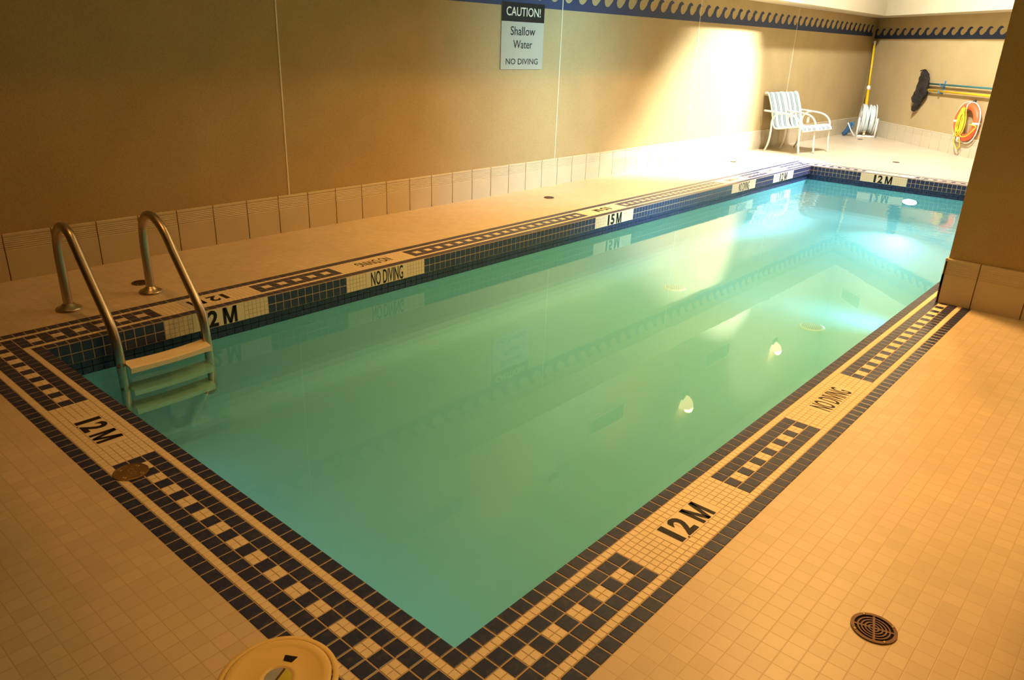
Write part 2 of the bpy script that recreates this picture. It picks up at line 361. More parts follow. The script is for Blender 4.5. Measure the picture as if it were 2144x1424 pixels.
# soffit: a dropped ring round the tall well over the pool
k2 = OF * math.sqrt(2)
S = XW + YF                                   # x + y on the far wall
yl = S - k2 - XS                              # left face meets far face
mb = MB(); mb.prism([(XW, YN), (XS, YN), (XS, yl), (XW, YF)], ZS, ZC); struct(mb, 'ceiling_soffit_left', 'soffit')
mb = MB(); mb.prism([(XW, YF), (XS, yl), (XSR, S - k2 - XSR), (XSR, S - XSR)], ZS, ZC); struct(mb, 'ceiling_soffit_far', 'soffit')
mb = MB(); mb.prism([(XSR, YN), (XR, YN), (XR, S - XR), (XSR, S - XSR)], ZS, ZC); struct(mb, 'ceiling_soffit_right', 'wall')
mb = MB(); mb.prism([(XS, YN), (XSR, YN), (XSR, YSN), (XS, YSN)], ZS, ZC); struct(mb, 'ceiling_soffit_near', 'wall')
# column between pool edge and right-hand deck
CX0, CX1, CY0, CY1 = 2.27, 12.0, 80.67, 90.4
mb = MB(); mb.box((CX0, CY0, 0), (CX1, CY1, ZC)); struct(mb, 'column', 'wall')

# baseboard tiles: plain below, combed ridges near the top, bullnose cap
HB = 5.5
def baseboard(name, runs):
    prof = [(0, 0.26), (3.55, 0.26)]
    z = 3.55
    for i in range(7): prof += [(z + 0.06, 0.19), (z + 0.14, 0.19), (z + 0.20, 0.26)]; z += 0.235
    prof += [(HB - 0.14, 0.27), (HB - 0.04, 0.23), (HB, 0.12), (HB, 0.0)]
    mb = MB()
    for O, u, n, a0, a1, ph, wd in runs:
        O, u, n = Vector(O), Vector(u), Vector(n)
        mb.obox(O, u, n, Z, (a0, 0, 0), (a1, 0.16, HB - 0.1), 1)
        cuts = [a0]; k = math.floor((a0 - ph) / wd) + 1
        while ph + k * wd < a1 - 0.3: cuts.append(ph + k * wd); k += 1
        cuts.append(a1)
        for a, b in zip(cuts[:-1], cuts[1:]):
            ga = 0.065 if a > a0 else 0; gb = 0.065 if b < a1 else 0
            vs = [O + u * q + n * d + Z * z for q in (a + ga, b - gb) for z, d in prof]; m = len(prof)
            fs = [(i, i + 1, m + i + 1, m + i) for i in range(m - 1)] + [tuple(range(m))[::-1], tuple(range(m, 2 * m))]
            if u.cross(Z).dot(n) > 0: fs = [f[::-1] for f in fs]
            mb.add(vs, fs, 0)
    return struct(mb, name, ['base', 'joint'])
baseboard('baseboard_left', [((XW, 0, 0), Y, X, YN, YF - 0.6, 4.62, 5.09)])
baseboard('baseboard_far', [(FC, FE, FN, 0.6, 190, 2.0, 5.2)])
baseboard('baseboard_column', [((CX0, CY0, 0), X, -Y, -0.26, CX1 - CX0 + 0.26, 8.7, 5.2), ((CX0, CY0, 0), Y, -X, -0.26, 9.99, 1.5, 5.2), ((CX1, CY0, 0), Y, X, -0.26, 9.99, 1.5, 5.2), ((CX0, CY1, 0), X, Y, 0, 9.73, 1.5, 5.2)])
baseboard('baseboard_right', [((XR, 0, 0), Y, -X, YN, 153.5, 2, 5.2)])

# panel joint strips on the left wall (1-5) and on the soffit faces
for i, y in enumerate((-17.0, 42.3, 105.6, 160.1, 219.7)):
    mb = MB(); mb.box((XW, y - 0.11, HB), (XW + 0.06, y + 0.11, ZS)); struct(mb, 'trim_%d' % (i + 1), 'white_line')
for i, y in enumerate((42.3, 101.0, 159.0, 219.5)):
    mb = MB(); mb.box((XS, y - 0.08, ZS), (XS + 0.05, y + 0.08, ZC)); struct(mb, 'trim_%d' % (i + 6), 'white_line')

# running-wave border, raised a little from the wall
def wave_border(name, O, u, n, a0, a1, zb, pitch, h=3.95, th=0.035, ph=0.0):
    prof = [(0.0, .34), (.10, .40), (.20, .50), (.30, .64), (.38, .78), (.46, .89), (.56, .97), (.66, 1.0), (.77, .985), (.86, .935), (.93, .86),
            (.90, .85), (.82, .845), (.74, .81), (.68, .745), (.645, .665), (.635, .58), (.65, .49), (.69, .41), (.755, .355), (.84, .325), (.93, .325)]
    mb = MB(); O, u, n = Vector(O), Vector(u), Vector(n)
    k = math.floor((a0 - ph) / pitch); a = ph + k * pitch
    def put(pts):
        m = len(pts); vs = [O + u * p + Z * (zb + q * h) + n * d for d in (0.0, th) for p, q in pts]
        fs = [tuple(range(m, 2 * m))] + [(i, (i + 1) % m, m + (i + 1) % m, m + i) for i in range(m)]
        if u.cross(Z).dot(n) < 0: fs = [f[::-1] for f in fs]
        mb.add(vs, fs)
    while a + pitch <= a1 + 1e-6:
        # body from the base line up to the running outline; split so that every polygon is simple
        put([(a, 0), (a + pitch, 0), (a + pitch, .34)] + [(a + pitch * p, q) for p, q in reversed(prof[16:])] + [(a + pitch * .30, .60), (a + pitch * .20, .50), (a + pitch * .10, .40), (a, .34)])
        put([(a + pitch * .30, .60)] + [(a + pitch * p, q) for p, q in reversed(prof[4:17])])
        a += pitch
    return struct(mb, name, 'border')
wave_border('trim_10', (XW, 0, 0), Y, X, -58, YF - 1.5, 33.75, 4.42, ph=141.7 - 0.66 * 4.42)
wave_border('trim_11', FC, FE, FN, 1.0, 190, 33.05, 4.55, h=3.45, ph=69.4 - 0.66 * 4.55)

# ------------------------------------------------------------------ pool
RZ = -2.15                                   # underside of the tiled lip
mb = MB()
rc = 0.26                                    # lower wall stands back behind the lip
x0, x1, y0, y1 = -L - rc, rc, -rc, YC + rc
cv = 3.0
def ring(o, z): return [(x0 + o, y0 + o, z), (x1 - o, y0 + o, z), (x1 - o, y1 - o, z), (x0 + o, y1 - o, z)]
lv = [ring(0, RZ), ring(0, PFLOOR + cv)] + [ring(cv * (1 - math.cos(a)), PFLOOR + cv * (1 - math.sin(a))) for a in [PI / 2 * i / 6 for i in range(1, 7)]]
for A_, B_ in zip(lv[:-1], lv[1:]):
    for i in range(4): j = (i + 1) % 4; mb.face([A_[i], B_[i], B_[j], A_[j]][::-1], 0, True)
mb.face(lv[-1])
struct(mb, 'floor_pool_basin', 'plaster')
# waterline tiles on the set-back wall, half a tile out of step with the lip
mb = MB()
def wtiles(O, u, n, length):
    mb.obox(O, u, n, Z, (0, -0.02, -3.62), (length, 0.0, RZ), 1)
    for r in range(2):
        k = 0.0
        while k < length: mb.tile(O, u, Z, n, k, min(k + 1, length), (-2.9, -3.6)[r], (-2.17, -2.9)[r], 0, g=0.03, h=0.02); k += 1
wtiles((x0, y0, 0), Y, X, y1 - y0); wtiles((x0, y1, 0), X, -Y, x1 - x0); wtiles((x1, y0, 0), Y, -X, y1 - y0); wtiles((x0, y0, 0), X, Y, x1 - x0)
struct(mb, 'trim_12', ['navy', 'grout'])

# coping band: navy nosing, mosaic strips, three-row fretwork broken by marker panels, navy outer row
TOP = -0.03
SIDES = {'near': (Vector((0, 0, TOP)), -X, -Y, L, True), 'right': (Vector((0, 0, TOP)), Y, X, YC, False),
         'left': (Vector((-L, 0, TOP)), Y, -X, YC, False), 'far': (Vector((0, YC, TOP)), -X, Y, L, True)}
PANEL = {'near': [(28.8, 40.35)], 'right': [(11.9, 23.6), (36.45, 49.1), (87, 99), (138.5, 150.5), (162, 174)],
         'left': [(11.6, 23.2), (34.6, 46.8), (87, 99), (138.7, 150.6), (161.6, 173)], 'far': [(28.8, 40.5)]}
def snap(p):                                 # plaque = the middle mosaics of its panel
    n = max(1, round((p[1] - p[0]) / .5)); w_ = (p[1] - p[0]) / n
    return (p[0] + 6 * w_, p[1] - 6 * w_)
PLAQ = {k: [snap(p) for p in v] for k, v in PANEL.items()}
mb = MB()
def run(a0, a1, pitch):
    n = max(1, round((a1 - a0) / pitch)); return [(a0 + (a1 - a0) * i / n, a0 + (a1 - a0) * (i + 1) / n) for i in range(n)]
for nm, (O, u, v, ln, own) in SIDES.items():
    e = lambda k: k if own else 0.0
    def ext(vin, vout):                      # corner ownership: short sides carry the corners
        return (-vout, ln + vout) if own else (-vin, ln + vin)
    a0, a1 = ext(0, 1)
    for a, b in run(a0, a1, 1): mb.tile(O, u, v, Z, a, b, 0, 1, 0)
    a0, a1 = ext(1, 1.5)
    for a, b in run(a0, a1, .5): mb.tile(O, u, v, Z, a, b, 1, 1.5, 1, g=.022, ch=.02)
    a0, a1 = ext(4.5, 5)
    for a, b in run(a0, a1, .5): mb.tile(O, u, v, Z, a, b, 4.5, 5, 1, g=.022, ch=.02)
    a0, a1 = ext(5, 6)
    for a, b in run(a0, a1, 1): mb.tile(O, u, v, Z, a, b, 5, 6, 0)
    a0, a1 = ext(1.5, 4.5)
    cur = a0
    for (p0, p1), (q0, q1) in list(zip(PANEL[nm], PLAQ[nm])) + [((a1, a1), (a1, a1))]:
        seg = run(cur, p0, 1)
        if len(seg) % 2 == 0:
            n = len(seg) - 1; seg = run(cur, p0, (p0 - cur) / n)
        for i, (a, b) in enumerate(seg):
            mb.tile(O, u, v, Z, a, b, 1.5, 2.5, 0); mb.tile(O, u, v, Z, a, b, 3.5, 4.5, 0)
            if i % 2 == 0: mb.tile(O, u, v, Z, a, b, 2.5, 3.5, 0)
            else:
                m = (a + b) / 2
                for c, d in ((a, m), (m, b)):
                    for f, g in ((2.5, 3), (3, 3.5)): mb.tile(O, u, v, Z, c, d, f, g, 1, g=.022, ch=.02)
        if p1 > p0:
            for a, b in run(p0, p1, .5):
                for r in range(6):
                    f = 1.5 + r * .5
                    if q0 < (a + b) / 2 < q1 and 1 <= r <= 4: continue
                    mb.tile(O, u, v, Z, a, b, f, f + .5, 1, g=.022, ch=.02)
            cur = p1
# bed under the tiles and the lip that faces the water
for a, b in (((-L - 6, -6, -1.2), (6, -.05, TOP)), ((-L - 6, YC + .05, -1.2), (6, YC + 6, TOP)), ((-L - 6, -.05, -1.2), (-L - .05, YC + .05, TOP)), ((.05, -.05, -1.2), (6, YC + .05, TOP))): mb.box(a, b, 2)
FACE = {'left': (Vector((-L, 0, 0)), Y, X, YC), 'far': (Vector((-L, YC, 0)), X, -Y, L), 'right': (Vector((0, 0, 0)), Y, -X, YC), 'near': (Vector((-L, 0, 0)), X, Y, L)}
FPAN = {'left': [(11, 23), (34, 47), (87, 99), (139, 151), (161, 173)], 'far': [(13, 24)], 'right': [], 'near': []}
FPLQ = {k: [(p[0] + 3, p[1] - 3) for p in v] for k, v in FPAN.items()}
for nm, (O, u, n, ln) in FACE.items():
    mb.obox(O, u, n, Z, (-0.5, -0.6, RZ), (ln + 0.5, -0.03, TOP - .012), 2)
    Ob = O - n * 0.03
    for r in range(2):
        for a, b in run(0, round(ln), 1):
            if any(p0 - .01 < (a + b) / 2 < p1 for p0, p1 in FPAN[nm]): continue
            mb.tile(Ob, u, Z, n, a, b, -1.12 - r * 1.03, -0.10 - r * 1.03, 0)
    for (p0, p1), (q0, q1) in zip(FPAN[nm], FPLQ[nm]):
        for a, b in run(p0, p1, .5):
            for r in range(4):
                if q0 < (a + b) / 2 < q1: continue
                mb.tile(Ob, u, Z, n, a, b, -0.62 - r * .51, -0.11 - r * .51, 1, g=.022, ch=.02)
struct(mb, 'floor_pool_coping', ['navy', 'cream', 'grout'])

# water
mb = MB(); mb.face([(x0, y0, WATER), (x1, y0, WATER), (x1, y1, WATER), (x0, y1, WATER)])
tag(mb.build('pool_water', 'water'), 'clear turquoise water filling the long indoor pool', 'water', kind='stuff')

# ------------------------------------------------------------------ depth and warning markers
def marker(kind, nm, idx, label, face=False):
    """inlaid plaque with black lettering; kind is the text"""
    if not face:
        O, u, v, ln, own = SIDES[nm]; q0, q1 = PLAQ[nm][idx]
        rd = {'near': X, 'right': Y, 'left': -Y, 'far': -X}[nm]; up = -v; n = Z
        O = Vector((O.x, O.y, 0)); ctr = O + u * ((q0 + q1) / 2) + v * 3.0
        hh = 1.0; lh = 1.82
    else:
        O, u, n, ln = FACE[nm]; q0, q1 = FPLQ[nm][idx]
        rd, up = u, Z; ctr = O + u * ((q0 + q1) / 2) - Z * 1.13; hh = 1.02; lh = 1.9
    hw = (q1 - q0) / 2
    t = thing('depth_marker', ctr, label, 'pool marker', 'inlaid pool markers')
    mb = MB(); 
    for i in range(3):
        w3 = hw * 2 / 3; mb.tile(ctr - n * 0.03, rd, up, n, -hw + i * w3, -hw + (i + 1) * w3, -hh, hh, 0, g=.012, ch=.012, h=.034)
    mb.build('plaque', 'cream', t, origin=ctr)
    mb = MB()
    if kind == 'NO DIVING':
        lw = 5.35; lettering(mb, 'NO DIVING', ctr - rd * lw / 2 - up * lh / 2, rd, up, n, lw, lh, bold=0.012)
    else:
        c1, c2 = kind
        lettering(mb, c1, ctr - rd * 2.25 - up * lh / 2, rd, up, n, 0.52, lh, bold=0.02)
        lettering(mb, c2, ctr - rd * 1.3 - up * lh / 2, rd, up, n, 1.18, lh, bold=0.035)
        Q = lambda a, b: ctr + rd * (0.45 + a) + up * (b * lh - lh / 2) + n * 0.02
        stroke = .34
        for poly in ([(0, 0), (stroke, 0), (stroke, .5), (stroke, 1), (0, 1)], [(1.65 - stroke, 0), (1.65, 0), (1.65, 1), (1.65 - stroke, 1)],
                     [(0.06, 1), (.66, 0.0), (.98, 0.0), (stroke + .1, 1)], [(1.59, 1), (1.55 - stroke, 1), (.67, 0.0), (.99, 0.0)]):
            fc = [Q(a, b) for a, b in poly]
            if (fc[1] - fc[0]).cross(fc[2] - fc[1]).dot(n) < 0: fc = fc[::-1]
            mb.face(fc)
        dc = ctr - rd * 1.47 - up * (lh / 2 + 0.02); mb.face([dc + (rd * math.cos(a) + up * math.sin(a)) * 0.07 + n * .02 for a in [PI / 4 * i for i in range(8)]])
    mb.build('lettering', 'black', t, origin=ctr)
M12, M15 = ('1', '2'), ('1', '5')
marker(M12, 'near', 0, 'cream 1.2 M floor marker in the near short edge, left of the brass cover')
marker(M12, 'right', 0, 'cream 1.2 M floor marker in the right-hand pool edge, nearest the camera')
marker('NO DIVING', 'right', 1, 'cream NO DIVING floor marker in the right-hand pool edge before the column')
marker(M12, 'left', 0, 'upside-down 1.2 M floor marker behind the ladder rail on the left deck')
marker('NO DIVING', 'left', 1, 'upside-down NO DIVING floor marker on the left deck edge')
marker(M15, 'left', 2, 'upside-down 1.5 M floor marker halfway along the left deck edge')
marker('NO DIVING', 'left', 3, 'washed-out NO DIVING floor marker at the bright far part of the left deck edge')
marker(M12, 'left', 4, 'washed-out 1.2 M floor marker near the far left corner of the pool')
marker(M12, 'left', 0, 'vertical 12 M marker on the left pool face beside the ladder', True)
marker('NO DIVING', 'left', 1, 'vertical NO DIVING marker on the left pool face right of the ladder', True)
marker(M15, 'left', 2, 'vertical 15 M marker halfway along the left pool face', True)
marker('NO DIVING', 'left', 3, 'vertical NO DIVING marker on the left pool face near the far corner', True)
marker(M12, 'left', 4, 'vertical 12 M marker on the left pool face just before the far corner', True)
marker(M12, 'far', 0, 'vertical 12 M marker on the far short face of the pool', True)

# ------------------------------------------------------------------ pool ladder
def smooth_path(pts, n=6):
    P = [Vector(p) for p in pts]; out = []
    for i in range(len(P) - 1):
        a, b, c, d = P[max(i - 1, 0)], P[i], P[i + 1], P[min(i + 2, len(P) - 1)]
        for k in range(n):
            t = k / n
            out.append(0.5 * ((2 * b) + (c - a) * t + (2 * a - 5 * b + 4 * c - d) * t * t + (3 * b - a - 3 * c + d) * t ** 3))
    return out + [P[-1]]
LO = Vector((-63.4, 9.9, 0))
t = thing('pool_ladder', LO, 'stainless steel pool ladder with three cream treads at the left edge of the pool', 'pool ladder')
XZ = [(-63.4, 0.0), (-63.4, 3.0), (-63.35, 6.2), (-62.9, 8.1), (-61.9, 9.05), (-60.7, 9.28), (-59.4, 8.95), (-58.2, 7.95), (-56.6, 5.95), (-54.6, 3.6), (-53.1, 1.85), (-52.2, 0.45), (-51.75, -1.1), (-51.6, -3), (-51.45, -5.4), (-51.4, -7.2), (-51.75, -8.0), (-52.6, -8.5), (-54.1, -8.8)]
for yy, dx in ((5.55, -0.25), (14.2, 0.25)):
    mb = MB(); pth = smooth_path([(x + (dx if z < 8 and x > -60 else 0), yy, z) for x, z in XZ], 5)
    mb.tube(pth, 0.46, seg=18); r = mb.build('rail', 'steel', t, origin=LO)
    mb = MB(); mb.lathe([(0.45, 0.75), (0.62, 0.62), (0.75, 0.40), (1.15, 0.30), (1.26, 0.18), (1.26, 0.0)], (-63.4, yy, 0), seg=28)
    mb.build('flange', 'steel', t, origin=LO)
    mb = MB(); mb.lathe([(0.46, 0.0), (0.62, 0.0), (0.62, 0.25), (0.0, 0.25)], (-54.12, yy, -8.8), (-1, 0, 0.15), 18)
    mb.build('bumper', 'black', t, origin=LO)
for z in (-2.55, -4.95, -6.95):
    mb = MB(); prof = [(-0.9, 0), (-0.8, 0.12), (0.75, 0.0), (0.98, -0.1), (1.0, -0.62), (0.86, -0.62), (0.8, -0.2), (-0.75, -0.14), (-0.82, -0.5), (-0.92, -0.5)]
    ny = 9; n = len(prof); vs = []
    for i in range(ny):
        s_ = i / (ny - 1); sag = -0.16 * math.sin(PI * s_); zz = z + (s_ - .5) * 0.25
        vs += [(-51.2 + (s_ - .5) * .3 + a, 5.85 + s_ * 8.05, zz + b + sag * (0.4 if a > 0.5 and b < -0.3 else 1.0)) for a, b in prof]
    fs = [(i * n + k, i * n + (k + 1) % n, (i + 1) * n + (k + 1) % n, (i + 1) * n + k) for i in range(ny - 1) for k in range(n)] + [tuple(range(n))[::-1], tuple(range((ny - 1) * n, ny * n))]
    mb.add(vs, fs); st = mb.build('tread', 'tread', t, origin=LO)
    for yy in (5.2, 14.55):
        mb = MB(); mb.lathe([(0.0, 0.16), (0.12, 0.14), (0.17, 0.0)], (-51.4, yy, z - 0.15), (0, 1 if yy > 9 else -1, 0), 10)
        mb.build('bolt', 'rust', t, origin=LO)

# ------------------------------------------------------------------ deck drains, covers
def drain(x, y, r, label, rz=0.3):
    t = thing('floor_drain', (x, y, 0), label, 'floor drain', 'round deck drains', rz)
    mb = MB(); mb.lathe([(r * 1.0, 0.012), (0.0, 0.012)], seg=36, smooth=False); mb.build('pit_shade', 'void', t)  # dark disc laid on the floor in place of a shaded pit
    mb = MB()
    def annulus(a, b, h=0.07): mb.lathe([(a, 0.02), (a, h), (b, h), (b, 0.02)], seg=40, smooth=False)
    annulus(r * 0.86, r * 1.02, 0.09)
    for q in (0.70, 0.54, 0.38, 0.22): annulus(r * (q - 0.035), r * (q + 0.035))
    annulus(0.0, r * 0.09)
    for k in range(4):
        a = PI / 2 * k; c, s_ = math.cos(a), math.sin(a)
        mb.obox((0, 0, 0), (c, s_, 0), (-s_, c, 0), Z, (r * .06, -r * .05, .02), (r * .9, r * .05, .072))
    g = mb.build('grate', 'iron', t)
    for k in range(4):
        a = PI / 2 * k + 0.5; mb = MB(); mb.lathe([(0.0, 0.13), (r * .07, 0.12), (r * .085, 0.09)], (r * .93 * math.cos(a), r * .93 * math.sin(a), 0), seg=10)
        mb.build('screw', 'brasshi', g)
    return t
drain(14.96, 15.98, 1.12, 'brown iron floor drain on the right-hand deck nearest the camera')
drain(-67.5, 14.9, 1.0, 'brown floor drain on the left deck half hidden behind the ladder rail')
drain(-69.8, 94.0, 1.0, 'brown floor drain halfway along the left deck below the warning sign')
drain(-69.86, 172.0, 0.9, 'pale floor drain on the bright left deck in front of the loveseat')
drain(-67.4, 264.0, 0.9, 'faint floor drain just in front of the hose reel')
drain(-40.5, 212.0, 0.9, 'faint floor drain on the bright far deck behind the pool')

t = thing('cleanout_cover', (-27.1, -3.92, 0), 'small round tarnished brass cover set into the near tile border', 'floor cover')
mb = MB(); mb.lathe([(1.12, 0.0), (1.12, 0.05), (1.02, 0.07), (1.0, 0.04), (0.0, 0.04)], seg=40, smooth=False); mb.build('plate', 'brass', t)
for ch_, x_ in (('C', -.42), ('O', .06)):
    mb = MB(); lettering(mb, ch_, (x_, -.1, 0.0), X, Y, Z, 0.34, 0.36, bold=0.01, lift=0.05); mb.build('letter', 'brasshi', t)
for a in (0.6, 0.6 + PI, 2.2, 2.2 + PI):
    mb = MB(); mb.torus((0.8 * math.cos(a), 0.8 * math.sin(a), 0.045), Z, 0.1, 0.03, 14, 6); mb.build('screw', 'brasshi', t)

KO = (-4.47, -7.1, 0)
t = thing('skimmer_hatch', KO, 'round yellowed plastic skimmer lid at the near corner of the pool', 'skimmer lid')
mb = MB(); mb.lathe([(2.78, 0.0), (2.76, 0.05), (2.6, 0.07), (2.5, 0.06), (2.5, 0.0)], seg=64); mb.build('collar', 'lid', t)
mb = MB(); mb.lathe([(2.44, 0.02), (2.44, 0.12), (2.36, 0.17), (2.05, 0.17), (2.0, 0.14), (1.86, 0.14), (1.80, 0.12), (0.95, 0.10), (0.85, 0.13), (0.72, 0.13), (0.70, 0.11), (0.0, 0.11)], seg=64)
ld = mb.build('lid', 'lid', t)
mb = MB()
sl = [Vector((-5.44, -6.06, 0)), Vector((-4.90, -5.72, 0)), Vector((-4.83, -6.10, 0)), Vector((-5.22, -6.32, 0))]
mb.face([p - Vector(KO) + Z * 0.135 for p in sl]); mb.face([(p - Vector(KO)) + Z * 0.134 for p in sl][::-1]); mb.build('finger_slot', 'void', ld)
for mi_, a0_, a1_ in (('sticker_grey', 2.0, 2.0 + PI * 0.94), ('sticker_green', 2.0 + PI * 1.06, 2.0 + PI * 2.0)):
    mb = MB(); mb.face([(0, 0, .125)] + [(0.62 * math.cos(a0_ + (a1_ - a0_) * i / 16), 0.62 * math.sin(a0_ + (a1_ - a0_) * i / 16), .125) for i in range(17)])
    mb.build('sticker', mi_, ld)
mb = MB(); c_, s_ = math.cos(2.0), math.sin(2.0); mb.obox((0, 0, .12), (c_, s_, 0), (-s_, c_, 0), Z, (-.6, -.055, 0), (.6, .055, .012)); mb.build('sticker_bar', 'sticker_brown', ld)

# ------------------------------------------------------------------ caution sign
SO = (XW, 93.95, 22.95)
t = thing('warning_sign', SO, 'white and black CAUTION shallow water no diving sign on the left wall', 'sign')
mb = MB(); mb.box((XW, 88.0, 22.95), (XW + 0.16, 99.95, 34.35)); mb.build('panel', 'signwhite', t, origin=SO)
mb = MB(); mb.box((XW + 0.16, 88.0, 31.15), (XW + 0.18, 99.95, 34.35)); hd = mb.build('header', 'black', t, origin=SO)
mb = MB(); lettering(mb, 'CAUTION!', (XW + 0.18, 89.2, 32.1), Y, Z, X, 9.6, 1.5, bold=0.006); mb.build('header_lettering', 'signtext', t, origin=SO)
mb = MB()
lettering(mb, 'Shallow', (XW + 0.16, 90.5, 28.85), Y, Z, X, 6.95, 1.5, bold=0.004); lettering(mb, 'Water', (XW + 0.16, 91.3, 26.6), Y, Z, X, 5.4, 1.42, bold=0.004)
lettering(mb, 'NO DIVING', (XW + 0.16, 89.4, 23.8), Y, Z, X, 9.15, 1.05, bold=0.004)
mb.build('lettering', 'black', t, origin=SO)

mb = MB(); mb.box((XW, 240.2, 5.75), (XW + 0.2, 241.9, 7.6)); mb.box((XW + 0.2, 240.7, 6.2), (XW + 0.26, 241.4, 7.15))
tag(mb.build('cover_plate', 'plate', origin=(XW, 241, 5.75)), 'small white cover plate low on the left wall beyond the loveseat', 'cover plate')

# ------------------------------------------------------------------ loveseat (local: x towards its front, y along its width)
t = thing('patio_loveseat', (-75.0, 202.6, 0), 'cream tube-frame loveseat with blue-grey striped slings against the left wall', 'loveseat', rz=-0.125)
WS = 17.2
def pth(pts, y): return smooth_path([(a, y, b) for a, b in pts], 5)
ARM = [(-1.9, 11.35), (0.9, 11.25), (3.9, 11.1), (6.7, 10.85), (8.6, 10.2), (9.75, 9.1), (10.2, 7.9), (10.3, 5.6), (10.5, 3.0), (11.0, 0.0)]
REAR = [(0.0, 0.0), (0.75, 1.9), (1.1, 4.0), (1.15, 6.4), (1.05, 8.4), (1.6, 9.9), (2.7, 10.75), (3.9, 11.05)]
SL = [(-2.65, 16.15), (-2.1, 16.3), (-1.55, 15.95), (-0.95, 14.7), (0.05, 12.2), (0.8, 9.7), (1.4, 7.7), (2.0, 6.8), (3.0, 6.65), (5.6, 7.1), (8.6, 7.65), (9.9, 7.7), (10.75, 7.25), (11.1, 6.5)]
for i, y in enumerate((0.0, WS / 2, WS)):
    mb = MB(); mb.tube(pth(ARM, y), 0.27, seg=10); mb.build('armrest', 'frame_white', t)
    mb = MB(); mb.tube(pth(REAR, y), 0.27, seg=10); mb.build('rear_leg', 'frame_white', t)
for a, b in ((0.45, WS / 2 - 0.4), (WS / 2 + 0.4, WS - 0.45)):
    mb = MB()
    for y in (a, b): mb.tube(pth(SL, y), 0.24, seg=8)
    for x_, z_ in (SL[0], (10.95, 6.55), (1.75, 6.8)): mb.tube([(x_, a, z_), (x_, b, z_)], 0.2, seg=8)
    fr_ = mb.build('seat_frame', 'frame_white', t)
    mb = MB(); P = pth(SL, 0); n = len(P); vs = []
    for y in (a + .1, b - .1):
        for p in P: vs.append((p.x, y, p.z + 0.10))
    for y in (a + .1, b - .1):
        for p in P: vs.append((p.x - 0.02, y, p.z + 0.02))
    mb.add(vs, [(i, i + 1, n + i + 1, n + i) for i in range(n - 1)] + [(2 * n + i, 3 * n + i, 3 * n + i + 1, 2 * n + i + 1) for i in range(n - 1)], 0, True)
    mb.build('sling', 'stripe', t)

# ------------------------------------------------------------------ things on the slanted far wall
def farthing(name, s, z, label, cat): return thing(name, farp(s, z), label, cat), farp(s, z)
t, o = farthing('life_ring', 66.3, 10.0, 'orange life ring with white grab rope hanging on the far wall', 'life ring')
mb = MB(); mb.torus(farp(66.3, 10.0, 1.15), FN, 4.5, 1.05, 56, 16, squash=0.9); mb.build('ring', 'orange', t, origin=o)
mb = MB(); pts = []
for i in range(96):
    a = 2 * PI * i / 96; rr = 5.62 + 0.42 * abs(math.sin(2 * a)) ** 0.8
    pts.append(farp(66.3 + rr * math.cos(a), 10.0 + rr * math.sin(a) - (0.5 if math.sin(a) < -0.2 else 0) * abs(math.sin(2 * a)), 1.2))
mb.tube(pts, 0.17, seg=8, closed=True); mb.build('grab_rope', 'rope_w', t, origin=o)
for k in range(4):
    a = PI / 2 * k; mb = MB(); c = farp(66.3 + 4.5 * math.cos(a), 10 + 4.5 * math.sin(a), 1.15)
    rad = FE * math.cos(a) + Z * math.sin(a); tan = FE * -math.sin(a) + Z * math.cos(a)
    prof = [(1.10 + 0.02, -0.3), (1.12, 0.3)]
    mb.lathe(prof, c, tan, 20); mb.build('band', 'rope_w', t, origin=o)

t, o = farthing('rope_coil', 65.3, 13.6, 'yellow throw rope coiled over the front of the life ring', 'rope')
mb = MB(); rnd = random.Random(3)
for k in range(8):
    cx = 65.3 + rnd.uniform(-0.5, 0.9); hw = rnd.uniform(0.8, 1.7); zt = 13.9 + rnd.uniform(-.5, .3); zb_ = rnd.uniform(5.6, 7.4); lean = rnd.uniform(-1.2, 0.7)
    pts = []
    for i in range(28):
        a = 2 * PI * i / 28; f = (1 - math.cos(a)) / 2
        pts.append(farp(cx + lean * f + hw * math.sin(a) * (0.45 + 0.75 * f), zt + (zb_ - zt) * f, 2.15 + 0.09 * k + 0.1 * math.sin(3 * a)))
    mb.tube(pts, 0.16, seg=7, closed=True)
mb.build('loops', 'rope_y', t, origin=o)
mb = MB()
mb.tube(smooth_path([farp(64.5, 7.2, 2.6), farp(63.7, 5.5, 2.5), (farp(64.3, 3.4, 2.2)), farp(65.3, 2.2, 1.6), farp(66.3, 3.2, 1.6), farp(66.0, 5.2, 2.2), farp(65.5, 7.0, 2.6)], 6), 0.15, seg=7)
mb.tube(smooth_path([farp(65.9, 6.6, 2.6), farp(67.5, 5.9, 2.5), farp(69.5, 6.4, 2.4), farp(71.3, 7.8, 2.35), farp(72.1, 9.2, 2.0), farp(70.7, 9.6, 2.35), farp(69.5, 9.6, 2.3)], 6), 0.15, seg=7)
mb.build('tail', 'rope_y', t, origin=o)
mb = MB(); mb.obox(farp(66.1, 5.2, 2.7), FE, Z, FN, (-.3, -.5, -.1), (.3, .5, .15)); mb.build('rope_tag', 'rope_w', t, origin=o)

